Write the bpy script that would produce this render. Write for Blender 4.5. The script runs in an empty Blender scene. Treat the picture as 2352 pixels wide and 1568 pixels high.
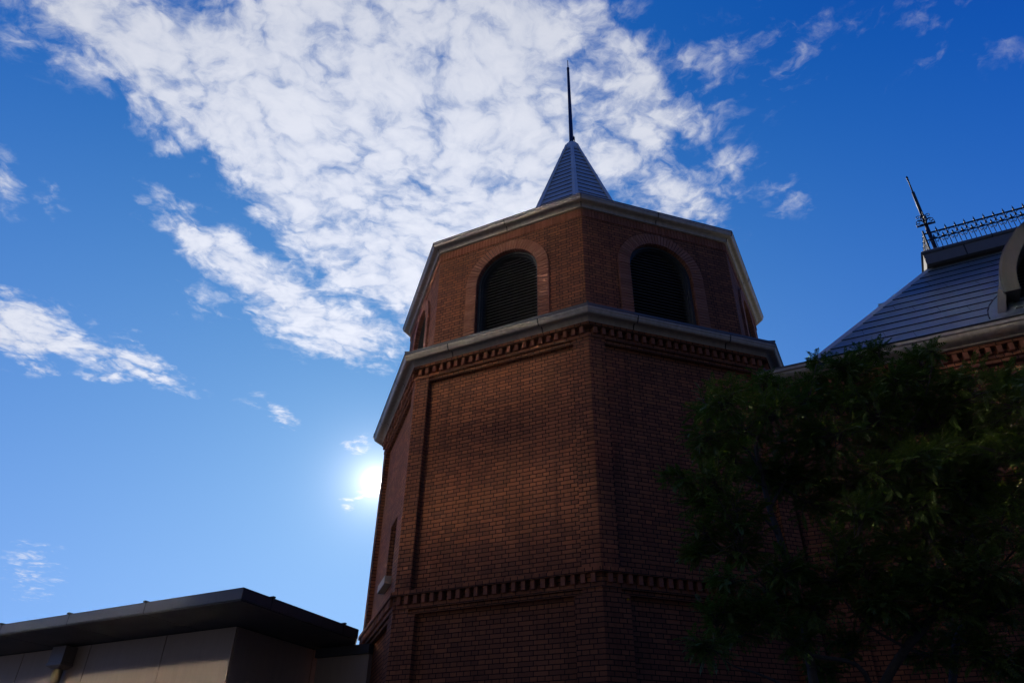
import bpy, math, random
from mathutils import Vector, Matrix
import numpy as np

R = math.radians
scene = bpy.context.scene
col = scene.collection
random.seed(11)

# ------------------------------------------------------------------ camera
cam_d = bpy.data.cameras.new("camera")
cam = bpy.data.objects.new("camera", cam_d)
col.objects.link(cam)
FW = Vector((0.0, 0.83389836, 0.55191804))
RT = Vector((0.99987262, -0.00880902, 0.01330963))
UP = Vector((-0.01596074, -0.55184773, 0.83379214))
m = Matrix((RT, UP, -FW)).transposed().to_4x4()
m.translation = Vector((0, 0, 1.6))
cam.matrix_world = m
cam_d.sensor_width = 36.0
cam_d.lens = 25.36
cam_d.clip_start = 0.05
cam_d.clip_end = 3000
scene.camera = cam

# ------------------------------------------------------------------ exposure
scene.view_settings.view_transform = 'Standard'
scene.view_settings.look = 'None'
scene.view_settings.exposure = 0.0
scene.view_settings.gamma = 1.0
scene.cycles.blur_glossy = 0.0
scene.cycles.sample_clamp_indirect = 70.0

# ------------------------------------------------------------------ sun and sky
SUN = Vector((-0.1797, 0.9097, 0.3744)).normalized()      # towards the sun
SUN_EL = math.asin(SUN.z)
SUN_AZ = math.atan2(SUN.x, SUN.y)
sd = bpy.data.lights.new("sun", 'SUN')
sd.energy = 3.6
sd.angle = R(0.53)
sd.color = (1.0, 0.93, 0.82)
sun = bpy.data.objects.new("sun", sd)
col.objects.link(sun)
sun.rotation_euler = (-SUN).to_track_quat('-Z', 'Y').to_euler()
sun.location = (0, 0, 60)

world = bpy.data.worlds.new("World")
scene.world = world
world.use_nodes = True


class NT:
    """small helper to write node trees"""
    def __init__(s, tree):
        s.t = tree
        s.t.nodes.clear()

    def n(s, kind, **kw):
        nd = s.t.nodes.new(kind)
        for k, v in kw.items():
            setattr(nd, k, v)
        return nd

    def put(s, sock, v):
        if isinstance(v, bpy.types.NodeSocket):
            s.t.links.new(v, sock)
        elif v is not None:
            if isinstance(v, (tuple, list, Vector)) and sock.type == 'RGBA' and len(v) == 3:
                v = (*v, 1.0)
            sock.default_value = v

    def math(s, op, a, b=None, c=None, clamp=False):
        nd = s.n('ShaderNodeMath', operation=op, use_clamp=clamp)
        s.put(nd.inputs[0], a)
        if b is not None: s.put(nd.inputs[1], b)
        if c is not None: s.put(nd.inputs[2], c)
        return nd.outputs[0]

    def vmath(s, op, a, b=None, scale=None):
        nd = s.n('ShaderNodeVectorMath', operation=op)
        s.put(nd.inputs[0], a)
        if b is not None: s.put(nd.inputs[1], b)
        if scale is not None: s.put(nd.inputs['Scale'], scale)
        return nd.outputs['Value'] if op in ('DOT_PRODUCT', 'LENGTH', 'DISTANCE') else nd.outputs[0]

    def mix(s, f, a, b, blend='MIX'):
        nd = s.n('ShaderNodeMix', data_type='RGBA', blend_type=blend)
        s.put(nd.inputs[0], f); s.put(nd.inputs[6], a); s.put(nd.inputs[7], b)
        return nd.outputs[2]

    def ramp(s, v, a, b, lo=0.0, hi=1.0, smooth=True):
        nd = s.n('ShaderNodeMapRange', interpolation_type='SMOOTHSTEP' if smooth else 'LINEAR')
        s.put(nd.inputs[0], v); s.put(nd.inputs[1], a); s.put(nd.inputs[2], b)
        s.put(nd.inputs[3], lo); s.put(nd.inputs[4], hi)
        return nd.outputs[0]

    def noise(s, v, scale, detail=6.0, rough=0.55, lac=2.0, dist=0.0, col=False):
        nd = s.n('ShaderNodeTexNoise')
        s.put(nd.inputs['Vector'], v)
        nd.inputs['Scale'].default_value = scale
        nd.inputs['Detail'].default_value = detail
        nd.inputs['Roughness'].default_value = rough
        nd.inputs['Lacunarity'].default_value = lac
        nd.inputs['Distortion'].default_value = dist
        return nd.outputs['Color' if col else 'Fac']


def build_sky():
    w = NT(world.node_tree)
    out = w.n('ShaderNodeOutputWorld')
    bg = w.n('ShaderNodeBackground')
    bg.inputs['Strength'].default_value = 0.10
    w.t.links.new(bg.outputs[0], out.inputs[0])
    sky = w.n('ShaderNodeTexSky', sky_type='NISHITA')
    sky.sun_disc = False
    sky.sun_elevation = SUN_EL
    sky.sun_rotation = SUN_AZ
    sky.air_density = 1.0
    sky.dust_density = 0.25
    sky.ozone_density = 2.2
    d = w.vmath('NORMALIZE', w.n('ShaderNodeTexCoord').outputs['Generated'])
    sep = w.n('ShaderNodeSeparateXYZ'); w.put(sep.inputs[0], d)
    sd_ = w.vmath('DOT_PRODUCT', d, tuple(SUN))
    ang = w.math('ARCCOSINE', w.math('MINIMUM', sd_, 0.9999999))         # radians from the sun
    # grade of the clear sky: deep polarised blue, changing with height and distance from the sun
    an = w.math('MINIMUM', ang, 1.15)
    zz = w.math('MINIMUM', w.math('MAXIMUM', sep.outputs[2], 0.0), 0.80)
    gr = w.n('ShaderNodeCombineXYZ')
    for i, (k0, k1, k2) in enumerate(GRADE):
        e = w.math('MAXIMUM', w.math('MULTIPLY_ADD', an, k1, w.math('MULTIPLY_ADD', zz, k2, k0)), 0.06)
        w.put(gr.inputs[i], w.math('MULTIPLY', w.math('POWER', e, 2.0), 10.0))
    tinted = w.vmath('MULTIPLY', sky.outputs[0], (0.30, 0.62, 1.15))
    base = w.mix(0.12, gr.outputs[0], tinted)
    base = w.vmath('SCALE', base, scale=w.ramp(ang, 0.95, 2.3, 1.0, 0.62))       # darker away from the sun

    # cloud sheet: noise lives on a level plane high above the ground
    zc = w.math('MAXIMUM', sep.outputs[2], 0.06)
    comb = w.n('ShaderNodeCombineXYZ')
    w.put(comb.inputs[0], w.math('DIVIDE', sep.outputs[0], zc))
    w.put(comb.inputs[1], w.math('DIVIDE', sep.outputs[1], zc))
    q = comb.outputs[0]
    warp = w.noise(q, 2.6, 5.0, 0.6, col=True)
    q2 = w.vmath('ADD', q, w.vmath('SCALE', w.vmath('SUBTRACT', warp, (0.5, 0.5, 0.5)), scale=0.19))
    warp2 = w.noise(q2, 16.0, 5.0, 0.6, col=True)
    q3 = w.vmath('ADD', q2, w.vmath('SCALE', w.vmath('SUBTRACT', warp2, (0.5, 0.5, 0.5)), scale=0.035))
    fine = w.noise(q3, 15.0, 14.0, 0.66)
    mid = w.noise(q2, 4.5, 9.0, 0.58)
    # rounded billows with creases between them
    vor = w.n('ShaderNodeTexVoronoi', feature='DISTANCE_TO_EDGE')
    w.put(vor.inputs['Vector'], q3)
    vor.inputs['Scale'].default_value = 9.0
    puff = w.ramp(vor.outputs['Distance'], 0.0, 0.22)
    vor2 = w.n('ShaderNodeTexVoronoi', feature='DISTANCE_TO_EDGE')
    w.put(vor2.inputs['Vector'], w.vmath('ADD', q3, (3.3, 1.7, 0.4)))
    vor2.inputs['Scale'].default_value = 21.0
    puff2 = w.ramp(vor2.outputs['Distance'], 0.0, 0.22)
    puff = w.math('ADD', w.math('MULTIPLY', puff, 0.6), w.math('MULTIPLY', puff2, 0.4))

    # where the cloud banks stand: a tangent frame on the sky, azimuth 0, altitude 33.5 degrees
    df = w.math('MAXIMUM', w.vmath('DOT_PRODUCT', d, tuple(FW)), 0.05)
    fx = w.math('DIVIDE', w.vmath('DOT_PRODUCT', d, tuple(RT)), df)
    fy = w.math('DIVIDE', w.vmath('DOT_PRODUCT', d, tuple(UP)), df)
    fr = w.n('ShaderNodeCombineXYZ'); w.put(fr.inputs[0], fx); w.put(fr.inputs[1], fy)
    wob = w.noise(q, 5.0, 5.0, 0.6, col=True)
    fpos = w.vmath('ADD', fr.outputs[0], w.vmath('SCALE', w.vmath('SUBTRACT', wob, (0.5, 0.5, 0.5)), scale=0.10))
    tot = None
    for (bx, by, rx, ry, rot, st) in CLOUDS:
        if 1350 < bx < 1720: st *= 0.72
        mp = w.n('ShaderNodeMapping', vector_type='TEXTURE')
        w.put(mp.inputs['Vector'], fpos)
        mp.inputs['Location'].default_value = ((bx - 1176) / 1657, (784 - by) / 1657, 0)
        mp.inputs['Rotation'].default_value = (0, 0, -R(rot))
        mp.inputs['Scale'].default_value = (rx / 1657, ry / 1657, 1)
        g = w.n('ShaderNodeTexGradient', gradient_type='QUADRATIC_SPHERE')
        w.put(g.inputs[0], mp.outputs[0])
        gs = w.n('ShaderNodeTexGradient', gradient_type='SPHERICAL')
        w.put(gs.inputs[0], mp.outputs[0])
        w.t.nodes.remove(g)
        v = gs.outputs['Fac']
        tot = w.math('MULTIPLY_ADD', v, st, tot if tot is not None else 0.0)
    cov = w.math('MINIMUM', w.math('MULTIPLY', tot, 0.82), 1.0)
    # front side only
    front = w.ramp(w.vmath('DOT_PRODUCT', d, tuple(FW)), 0.15, 0.35)
    cov = w.math('MULTIPLY', cov, front)
    back = w.math('MULTIPLY', w.math('SUBTRACT', 1.0, front), 0.12)
    cov = w.math('ADD', cov, back)
    nz = w.math('ADD', w.math('MULTIPLY', w.math('SUBTRACT', fine, 0.5), 2.25),
                w.math('ADD', w.math('MULTIPLY', w.math('SUBTRACT', mid, 0.5), 1.5),
                       w.math('MULTIPLY', w.math('SUBTRACT', puff, 0.6), 0.42)))
    dens = w.math('ADD', w.math('MULTIPLY', cov, 1.25), w.math('SUBTRACT', nz, 0.36))
    gate = w.ramp(cov, 0.0, 0.12)
    alpha = w.math('MULTIPLY', w.ramp(dens, -0.18, 0.94), gate)
    alpha = w.math('MULTIPLY', alpha, w.ramp(cov, 0.05, 0.60, 0.40, 0.96))
    # shading inside the cloud: creases between billows let a little blue grey through
    lit = w.ramp(w.math('ADD', w.math('MULTIPLY', puff, 0.20), w.math('ADD', w.math('MULTIPLY', fine, 0.75), w.math('MULTIPLY', mid, 0.5))), 0.40, 0.96)
    near = w.ramp(ang, 1.0, 0.15)
    bright = w.math('MULTIPLY_ADD', near, 0.34, 0.67)
    cl = w.mix(lit, CLOUD_DARK, CLOUD_LIT)
    cl = w.vmath('SCALE', cl, scale=bright)
    skyc = w.mix(alpha, base, cl)
    # the sun's own disc and the bright air round it
    core = w.math('MULTIPLY', w.math('EXPONENT', w.math('MULTIPLY', w.math('POWER', w.math('DIVIDE', ang, R(0.45)), 2.0), -1.0)), 260.0)
    aur = w.math('MULTIPLY', w.math('EXPONENT', w.math('MULTIPLY', ang, -1.0 / R(1.3))), 15.0)
    aur2 = w.math('MULTIPLY', w.math('EXPONENT', w.math('MULTIPLY', ang, -1.0 / R(4.0))), 0.9)
    glow = w.vmath('SCALE', (1.0, 0.96, 0.88), scale=w.math('ADD', core, w.math('ADD', aur, aur2)))
    skyc = w.vmath('ADD', skyc, glow)
    w.put(bg.inputs['Color'], skyc)


# (x, y, half width, half height, turn, weight) of each bank, in hundredths of the frame used above
CLOUDS = [
    (120, 30, 230, 150, 20, .9), (330, 130, 330, 190, 35, .9), (560, 60, 420, 260, 10, 1.0),
    (560, 260, 330, 230, 30, 1.0), (820, 120, 480, 330, 0, 1.1), (1090, 150, 430, 360, 0, 1.1),
    (760, 360, 380, 230, 35, 1.1), (980, 400, 420, 300, 0, 1.1), (700, 480, 230, 140, 35, .7),
    (1150, 420, 260, 330, 0, .9), (820, 590, 300, 170, 38, .9), (960, 640, 260, 190, 38, .9),
    (430, 540, 190, 80, 33, .95), (560, 630, 220, 100, 36, 1.0), (700, 720, 240, 105, 36, 1.0),
    (840, 800, 190, 70, 20, .95), (1180, 60, 260, 180, 0, .7),
    (1400, 260, 150, 150, 0, .9), (1410, 350, 110, 90, 0, .7), (1490, 190, 160, 110, -50, .75),
    (1560, 280, 190, 90, -25, .85), (1520, 420, 190, 110, 20, .85), (1600, 470, 150, 70, 10, .8),
    (1450, 450, 130, 60, 20, .5), (1690, 380, 90, 110, 60, .45), (1640, 110, 120, 130, -50, .6),
    (1500, 60, 170, 70, -30, .5), (1400, 20, 120, 70, -40, .5), (1830, 90, 130, 70, -50, .36),
    (1760, 90, 80, 140, 0, .40), (1840, 180, 170, 70, -25, .33), (1520, 320, 200, 240, 0, .35), (1820, 450, 90, 80, -50, .60), (1700, 370, 90, 110, 0, .5), (1640, 500, 110, 60, 0, .5), (1430, 120, 120, 160, -30, .5), (1580, 200, 180, 160, -40, .35), (1480, 520, 160, 50, 0, .6),
    (2180, 50, 300, 130, 20, .31), (2100, 150, 170, 90, 0, .26), (1960, 60, 170, 80, -30, .26),
    (60, 755, 200, 90, 8, 1.15), (30, 780, 130, 90, 0, .6), (210, 810, 170, 60, 10, .9),
    (340, 850, 170, 45, 14, 1.0), (215, 868, 70, 32, 8, .9),
    (5, 410, 80, 120, -30, .85), (120, 440, 45, 70, -40, .7), (15, 690, 50, 30, 0, .45), (380, 345, 90, 30, -30, .4),
    (440, 690, 80, 45, 20, .5), (500, 730, 60, 50, 40, .35),
    (70, 1315, 100, 80, 20, .66), (270, 1360, 50, 25, 30, .28), (590, 930, 70, 30, 25, .7), (655, 968, 60, 26, 20, .8),
    (820, 1022, 40, 22, 0, .95), (815, 1150, 30, 28, 30, .85), (850, 1140, 36, 28, 0, .9),
    (640, 790, 60, 25, 30, .35), (795, 850, 24, 16, 0, .4),
]
GRADE = ((0.700, -0.269, -0.530), (0.869, -0.272, -0.438), (1.072, -0.113, -0.403))
CLOUD_LIT = (8.8, 9.1, 10.2)
CLOUD_DARK = (5.6, 6.3, 8.2)
build_sky()
world.cycles.sampling_method = 'MANUAL'
world.cycles.sample_map_resolution = 1024

# ================================================================== helpers
ZO = 1.6                                   # eye height: fitted heights are relative to the eye


class MB:
    """collects faces; build() links them as ONE mesh object"""
    def __init__(s):
        s.v = []; s.f = []; s.mi = []; s.sm = []

    def face(s, pts, mi=0, smooth=False):
        b = len(s.v)
        s.v.extend([tuple(p) for p in pts])
        s.f.append(tuple(range(b, b + len(pts)))); s.mi.append(mi); s.sm.append(smooth)

    def box8(s, p, mi=0):
        """p: 8 corners, bottom loop then top loop"""
        b = len(s.v)
        s.v.extend([tuple(q) for q in p])
        for q in ((3, 2, 1, 0), (4, 5, 6, 7), (0, 1, 5, 4), (1, 2, 6, 5), (2, 3, 7, 6), (3, 0, 4, 7)):
            s.f.append(tuple(b + i for i in q)); s.mi.append(mi); s.sm.append(False)

    def obox(s, o, ax, ay, az, mi=0):
        """oriented box from corner o along three edge vectors"""
        o = Vector(o); ax = Vector(ax); ay = Vector(ay); az = Vector(az)
        s.box8([o, o + ax, o + ax + ay, o + ay, o + az, o + ax + az, o + ax + ay + az, o + ay + az], mi)

    def cbox(s, c, ax, ay, az, mi=0):
        """oriented box round its centre; half-edge vectors"""
        c = Vector(c); ax = Vector(ax); ay = Vector(ay); az = Vector(az)
        s.obox(c - ax - ay - az, 2 * ax, 2 * ay, 2 * az, mi)

    def prism(s, poly, d, mi=0, smooth=False):
        """polygon (list of points) pushed along d, closed"""
        poly = [Vector(p) for p in poly]; d = Vector(d); n = len(poly)
        b = len(s.v)
        s.v.extend([tuple(p) for p in poly] + [tuple(p + d) for p in poly])
        s.f.append(tuple(b + i for i in reversed(range(n)))); s.mi.append(mi); s.sm.append(False)
        s.f.append(tuple(b + n + i for i in range(n))); s.mi.append(mi); s.sm.append(False)
        for i in range(n):
            j = (i + 1) % n
            s.f.append((b + i, b + j, b + n + j, b + n + i)); s.mi.append(mi); s.sm.append(smooth)

    def loft(s, rings, mi=0, closed=True, cap=True, smooth=True):
        n = len(rings[0]); b = len(s.v)
        for r in rings: s.v.extend([tuple(p) for p in r])
        for i in range(len(rings) - 1):
            for j in range(n if closed else n - 1):
                k = (j + 1) % n
                s.f.append((b + i * n + j, b + i * n + k, b + (i + 1) * n + k, b + (i + 1) * n + j)); s.mi.append(mi); s.sm.append(smooth)
        if cap and closed:
            s.f.append(tuple(b + j for j in reversed(range(n)))); s.mi.append(mi); s.sm.append(False)
            e = b + (len(rings) - 1) * n
            s.f.append(tuple(e + j for j in range(n))); s.mi.append(mi); s.sm.append(False)

    def tube(s, pts, rad, n=8, mi=0, cap=True):
        """round tube through pts; rad a number or one per point"""
        pts = [Vector(p) for p in pts]
        if not isinstance(rad, (list, tuple)): rad = [rad] * len(pts)
        rings = []; ref = None
        for i, p in enumerate(pts):
            t = (pts[min(i + 1, len(pts) - 1)] - pts[max(i - 1, 0)]).normalized()
            if ref is None:
                ref = t.orthogonal().normalized()
            a = (ref - t * ref.dot(t))
            a = a.normalized() if a.length > 1e-6 else t.orthogonal().normalized()
            ref = a; c = t.cross(a)
            rings.append([p + (a * math.cos(2 * math.pi * k / n) + c * math.sin(2 * math.pi * k / n)) * rad[i] for k in range(n)])
        s.loft(rings, mi, True, cap, True)

    def build(s, name, mats, parent=None, uvo=None):
        me = bpy.data.meshes.new(name)
        off = Vector((0, 0, 0))
        if parent is not None:
            q = parent
            while q is not None:
                off += q.location; q = q.parent
        me.from_pydata([(p[0] - off.x, p[1] - off.y, p[2] - off.z) for p in s.v], [], s.f)
        if not isinstance(mats, (list, tuple)): mats = [mats]
        for mt in mats: me.materials.append(mt)
        me.polygons.foreach_set('material_index', s.mi)
        me.polygons.foreach_set('use_smooth', s.sm)
        uv = me.uv_layers.new(name='UVMap').data
        o = Vector(uvo) if uvo is not None else Vector((0, 0, 0))
        vs = [Vector(p) for p in s.v]
        for pl in me.polygons:
            nn = pl.normal
            if abs(nn.z) > 0.9 or nn.length < 0.5:
                t = Vector((1, 0, 0)); b = Vector((0, 1, 0))
            else:
                t = Vector((-nn.y, nn.x, 0)).normalized(); b = Vector((0, 0, 1)) if abs(nn.z) < 0.3 else nn.cross(t)
            for li in pl.loop_indices:
                p = vs[me.loops[li].vertex_index] - o
                uv[li].uv = (p.dot(t), p.dot(b) + (o.z if abs(nn.z) < 0.3 else 0))
        me.validate()
        ob = bpy.data.objects.new(name, me)
        col.objects.link(ob)
        if parent is not None: ob.parent = parent
        return ob


def thing(name, label, cat, loc=(0, 0, 0), group=None):
    o = bpy.data.objects.new(name, None)
    col.objects.link(o)
    o.location = loc; o.empty_display_size = 0.3
    o['label'] = label; o['category'] = cat
    if group: o['group'] = group
    return o


# ================================================================== materials
def mat(name):
    mt = bpy.data.materials.new(name); mt.use_nodes = True
    w = NT(mt.node_tree)
    out = w.n('ShaderNodeOutputMaterial'); b = w.n('ShaderNodeBsdfPrincipled')
    w.t.links.new(b.outputs[0], out.inputs[0])
    return mt, w, b


def plain(name, colr, rough=0.6, metal=0.0, var=0.18, scale=3.0, bump=0.0, spec=0.5, streak=0.0):
    mt, w, b = mat(name)
    g = w.n('ShaderNodeTexCoord').outputs['Object']
    n1 = w.noise(g, scale, 6, 0.6); n2 = w.noise(g, scale * 9, 4, 0.6)
    f = w.math('ADD', w.math('MULTIPLY', n1, 0.65), w.math('MULTIPLY', n2, 0.35))
    if streak:
        mp = w.n('ShaderNodeMapping'); w.put(mp.inputs['Vector'], g); mp.inputs['Scale'].default_value = (6, 6, 0.5)
        f = w.math('ADD', w.math('MULTIPLY', f, 1 - streak), w.math('MULTIPLY', w.noise(mp.outputs[0], 2.0, 5, 0.6), streak))
    lo = tuple(c * (1 - var) for c in colr); hi = tuple(c * (1 + var) for c in colr)
    w.put(b.inputs['Base Color'], w.mix(w.ramp(f, 0.3, 0.7), lo, hi))
    w.put(b.inputs['Roughness'], w.ramp(n1, 0.3, 0.7, rough * 0.88, min(1, rough * 1.12)))
    b.inputs['Metallic'].default_value = metal
    b.inputs['Specular IOR Level'].default_value = spec
    if bump:
        bp = w.n('ShaderNodeBump'); bp.inputs['Strength'].default_value = 0.5; bp.inputs['Distance'].default_value = bump
        w.put(bp.inputs['Height'], n2); w.put(b.inputs['Normal'], bp.outputs[0])
    return mt


def brick_mat(name, c1, c2, mortar, bw=0.1175, rh=0.0675, bond=True, smooth_mortar=0.12):
    mt, w, b = mat(name)
    tc = w.n('ShaderNodeTexCoord')
    uv = tc.outputs['UV']
    jit = w.vmath('SCALE', w.vmath('SUBTRACT', w.noise(uv, 26.0, 2, 0.5, col=True), (0.5, 0.5, 0.5)), scale=0.006)
    uvj = w.vmath('ADD', uv, jit)
    br = w.n('ShaderNodeTexBrick')
    w.put(br.inputs['Vector'], uvj)
    br.inputs['Scale'].default_value = 1.0
    br.inputs['Brick Width'].default_value = bw
    br.inputs['Row Height'].default_value = rh
    br.inputs['Mortar Size'].default_value = 0.0062
    br.inputs['Mortar Smooth'].default_value = smooth_mortar
    br.inputs['Bias'].default_value = 0.0
    br.inputs['Color1'].default_value = (0, 0, 0, 1)
    br.inputs['Color2'].default_value = (1, 1, 1, 1)
    br.inputs['Mortar'].default_value = (0.5, 0.5, 0.5, 1)
    if bond:
        br.squash = 2.0; br.squash_frequency = 2; br.offset = 0.25; br.offset_frequency = 2
    else:
        br.offset = 0.5; br.offset_frequency = 2
    fac = br.outputs['Fac']
    tint = br.outputs['Color']
    body = w.mix(tint, c1, c2)
    dirt = w.noise(uv, 1.1, 7, 0.62)
    mp = w.n('ShaderNodeMapping'); w.put(mp.inputs['Vector'], uv); mp.inputs['Scale'].default_value = (5.0, 0.35, 1.0)
    run = w.noise(mp.outputs[0], 1.6, 6, 0.6)
    body = w.mix(w.math('MULTIPLY', w.ramp(run, 0.50, 0.78), 0.55), body, tuple(c * 0.50 for c in c1))
    body = w.mix(w.math('MULTIPLY', w.ramp(dirt, 0.35, 0.75), 0.45), body, tuple(c * 0.62 for c in c1))
    grain = w.noise(uv, 60.0, 3, 0.6)
    body = w.mix(w.math('MULTIPLY', w.ramp(grain, 0.45, 0.8), 0.25), body, tuple(c * 1.5 for c in c2))
    w.put(b.inputs['Base Color'], w.mix(fac, body, mortar))
    b.inputs['Roughness'].default_value = 0.85
    b.inputs['Specular IOR Level'].default_value = 0.1
    h = w.math('ADD', w.math('SUBTRACT', 1.0, fac), w.math('MULTIPLY', tint, 0.35))
    h = w.math('ADD', h, w.math('MULTIPLY', grain, 0.25))
    bp = w.n('ShaderNodeBump'); bp.inputs['Strength'].default_value = 1.0; bp.inputs['Distance'].default_value = 0.012
    w.put(bp.inputs['Height'], h); w.put(b.inputs['Normal'], bp.outputs[0])
    return mt


def moulded_brick(name, c1, c2):
    """bricks that are modelled one by one: tint changes from brick to brick"""
    mt, w, b = mat(name)
    rnd = w.n('ShaderNodeNewGeometry').outputs['Random Per Island']
    g = w.n('ShaderNodeTexCoord').outputs['Object']
    body = w.mix(rnd, c1, c2)
    grain = w.noise(g, 40.0, 4, 0.65)
    body = w.mix(w.math('MULTIPLY', w.ramp(grain, 0.4, 0.75), 0.35), body, tuple(c * 0.6 for c in c1))
    w.put(b.inputs['Base Color'], body)
    b.inputs['Roughness'].default_value = 0.85
    b.inputs['Specular IOR Level'].default_value = 0.1
    bp = w.n('ShaderNodeBump'); bp.inputs['Strength'].default_value = 0.6; bp.inputs['Distance'].default_value = 0.004
    w.put(bp.inputs['Height'], grain); w.put(b.inputs['Normal'], bp.outputs[0])
    return mt


M_BRICK = brick_mat('red_brick', (0.170, 0.066, 0.037), (0.31, 0.114, 0.052), (0.026, 0.018, 0.014))
M_BRICKB = moulded_brick('red_brick_trim', (0.22, 0.082, 0.046), (0.31, 0.118, 0.066))
M_ARCH = moulded_brick('pale_red_brick', (0.27, 0.112, 0.066), (0.36, 0.155, 0.094))
M_METAL = plain('beige_gutter_metal', (0.44, 0.37, 0.285), 0.42, 0.0, 0.20, 1.8, streak=0.6)
M_MORTAR = plain('dark_mortar', (0.035, 0.025, 0.02), 0.9)
M_JOINT = plain('dark_sealant', (0.03, 0.028, 0.026), 0.8)
M_FLASH = plain('dark_flashing', (0.085, 0.083, 0.08), 0.5, 0.0, 0.15, 2.0)
M_SPIRE = plain('pale_spire_metal', (0.46, 0.43, 0.36), 0.42, 0.0, 0.14, 1.6, streak=0.4)
M_SLATE = plain('blue_grey_roof_metal', (0.150, 0.170, 0.155), 0.36, 0.0, 0.16, 1.2, streak=0.3)
M_RIDGE = plain('pale_ridge_metal', (0.60, 0.56, 0.47), 0.45, 0.0, 0.10, 1.6)
M_IRON = plain('black_iron', (0.025, 0.026, 0.030), 0.45, 0.3, 0.25, 6.0)
M_LOUV = plain('dark_green_louvre', (0.040, 0.044, 0.042), 0.7, 0.0, 0.15, 3.0)
M_BLADE = plain('grey_blade', (0.12, 0.12, 0.115), 0.6, 0.0, 0.10, 3.0)
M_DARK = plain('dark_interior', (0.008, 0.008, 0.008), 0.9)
M_PANEL = plain('warm_grey_panel', (0.43, 0.33, 0.25), 0.55, 0.0, 0.07, 0.8, streak=0.5)
M_FASC = plain('charcoal_fascia', (0.085, 0.083, 0.085), 0.45, 0.2, 0.12, 1.2, streak=0.3)
M_SOFF = plain('charcoal_soffit', (0.060, 0.060, 0.060), 0.6, 0.0, 0.10, 1.2)
M_PIPE = plain('brown_grey_pipe', (0.24, 0.19, 0.15), 0.35, 0.0, 0.10, 2.0, streak=0.5)
M_PANELG = plain('grey_coping_panel', (0.15, 0.135, 0.115), 0.6, 0.0, 0.08, 1.0, streak=0.4)
M_STONE = plain('grey_stone', (0.24, 0.22, 0.19), 0.8, 0.0, 0.15, 5.0, bump=0.003)
M_DORM = plain('dark_dormer_metal', (0.075, 0.068, 0.058), 0.6, 0.0, 0.12, 1.2, streak=0.4)
M_BARK = plain('grey_bark', (0.055, 0.045, 0.035), 0.9, 0.0, 0.45, 7.0, bump=0.01)
M_GROUND = plain('grey_paving', (0.13, 0.125, 0.12), 0.9, 0.0, 0.2, 0.5, bump=0.004)
M_TWIG = plain('twig_bark', (0.11, 0.09, 0.07), 0.9, 0.0, 0.3, 9.0)

mt, w, b = mat('glass_pane')
b.inputs['Base Color'].default_value = (0.02, 0.025, 0.03, 1)
b.inputs['Roughness'].default_value = 0.04
b.inputs['Specular IOR Level'].default_value = 0.9
M_GLASS = mt


def leaf_mat(name, ca, cb, cc):
    mt = bpy.data.materials.new(name); mt.use_nodes = True
    w = NT(mt.node_tree)
    out = w.n('ShaderNodeOutputMaterial')
    rnd = w.n('ShaderNodeNewGeometry').outputs['Random Per Island']
    g = w.n('ShaderNodeTexCoord').outputs['Object']
    cl = w.noise(g, 1.7, 3, 0.5)
    c = w.mix(rnd, ca, cb)
    c = w.mix(w.ramp(cl, 0.42, 0.68), c, cc)
    d = w.n('ShaderNodeBsdfPrincipled')
    w.put(d.inputs['Base Color'], c); d.inputs['Roughness'].default_value = 0.5
    d.inputs['Specular IOR Level'].default_value = 0.3
    t = w.n('ShaderNodeBsdfTranslucent')
    w.put(t.inputs['Color'], w.mix(1.0, c, (1.3, 1.5, 0.6), 'MULTIPLY'))
    mx = w.n('ShaderNodeMixShader'); mx.inputs[0].default_value = 0.38
    w.t.links.new(d.outputs[0], mx.inputs[1]); w.t.links.new(t.outputs[0], mx.inputs[2])
    w.t.links.new(mx.outputs[0], out.inputs[0])
    return mt


M_LEAF = leaf_mat('pinnate_leaf', (0.050, 0.085, 0.016), (0.105, 0.150, 0.028), (0.085, 0.120, 0.020))

# ================================================================== ground
g = MB()
N = 40; S0 = 260.0
for i in range(N):
    for j in range(N):
        x0 = -S0 + 2 * S0 * i / N; y0 = -S0 + 2 * S0 * j / N; e = 2 * S0 / N
        g.face([(x0, y0, 0), (x0 + e, y0, 0), (x0 + e, y0 + e, 0), (x0, y0 + e, 0)])
ground = g.build('ground', M_GROUND)
ground['kind'] = 'structure'

# ================================================================== the brick tower
TC = Vector((1.69418, 14.78134, 0.0)); TH = -1.654947
C8 = math.cos(math.pi / 8); S8 = math.sin(math.pi / 8)


def oct(Rc, k, z):
    a = TH + k * math.pi / 4
    return Vector((TC.x + Rc * math.cos(a), TC.y + Rc * math.sin(a), z + ZO))


def oface(k):
    """outward normal and sideways direction of the face between corners k and k+1"""
    a = TH + (k + 0.5) * math.pi / 4
    n = Vector((math.cos(a), math.sin(a), 0))
    return n, Vector((-n.y, n.x, 0))


def fp(k, s, dep, z):
    """point on face k: s sideways from its middle, dep = distance from the axis, z height"""
    n, t = oface(k)
    return Vector((TC.x, TC.y, ZO + z)) + n * dep + t * s


def oct_sweep(mb, prof, mi=0, smooth=False, ks=range(8)):
    """closed profile of (corner radius, z) swept round the octagon"""
    n = len(prof)
    for k in ks:
        for i in range(n):
            j = (i + 1) % n
            (r0, z0), (r1, z1) = prof[i], prof[j]
            mb.face([oct(r0, k, z0), oct(r0, k + 1, z0), oct(r1, k + 1, z1), oct(r1, k, z1)], mi, smooth)


tower = thing('brick_tower', 'octagonal red brick tower with arched louvres, two beige cornices and a metal spire', 'tower', (TC.x, TC.y, 0))
UVO = (TC.x, TC.y, 0)

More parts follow.
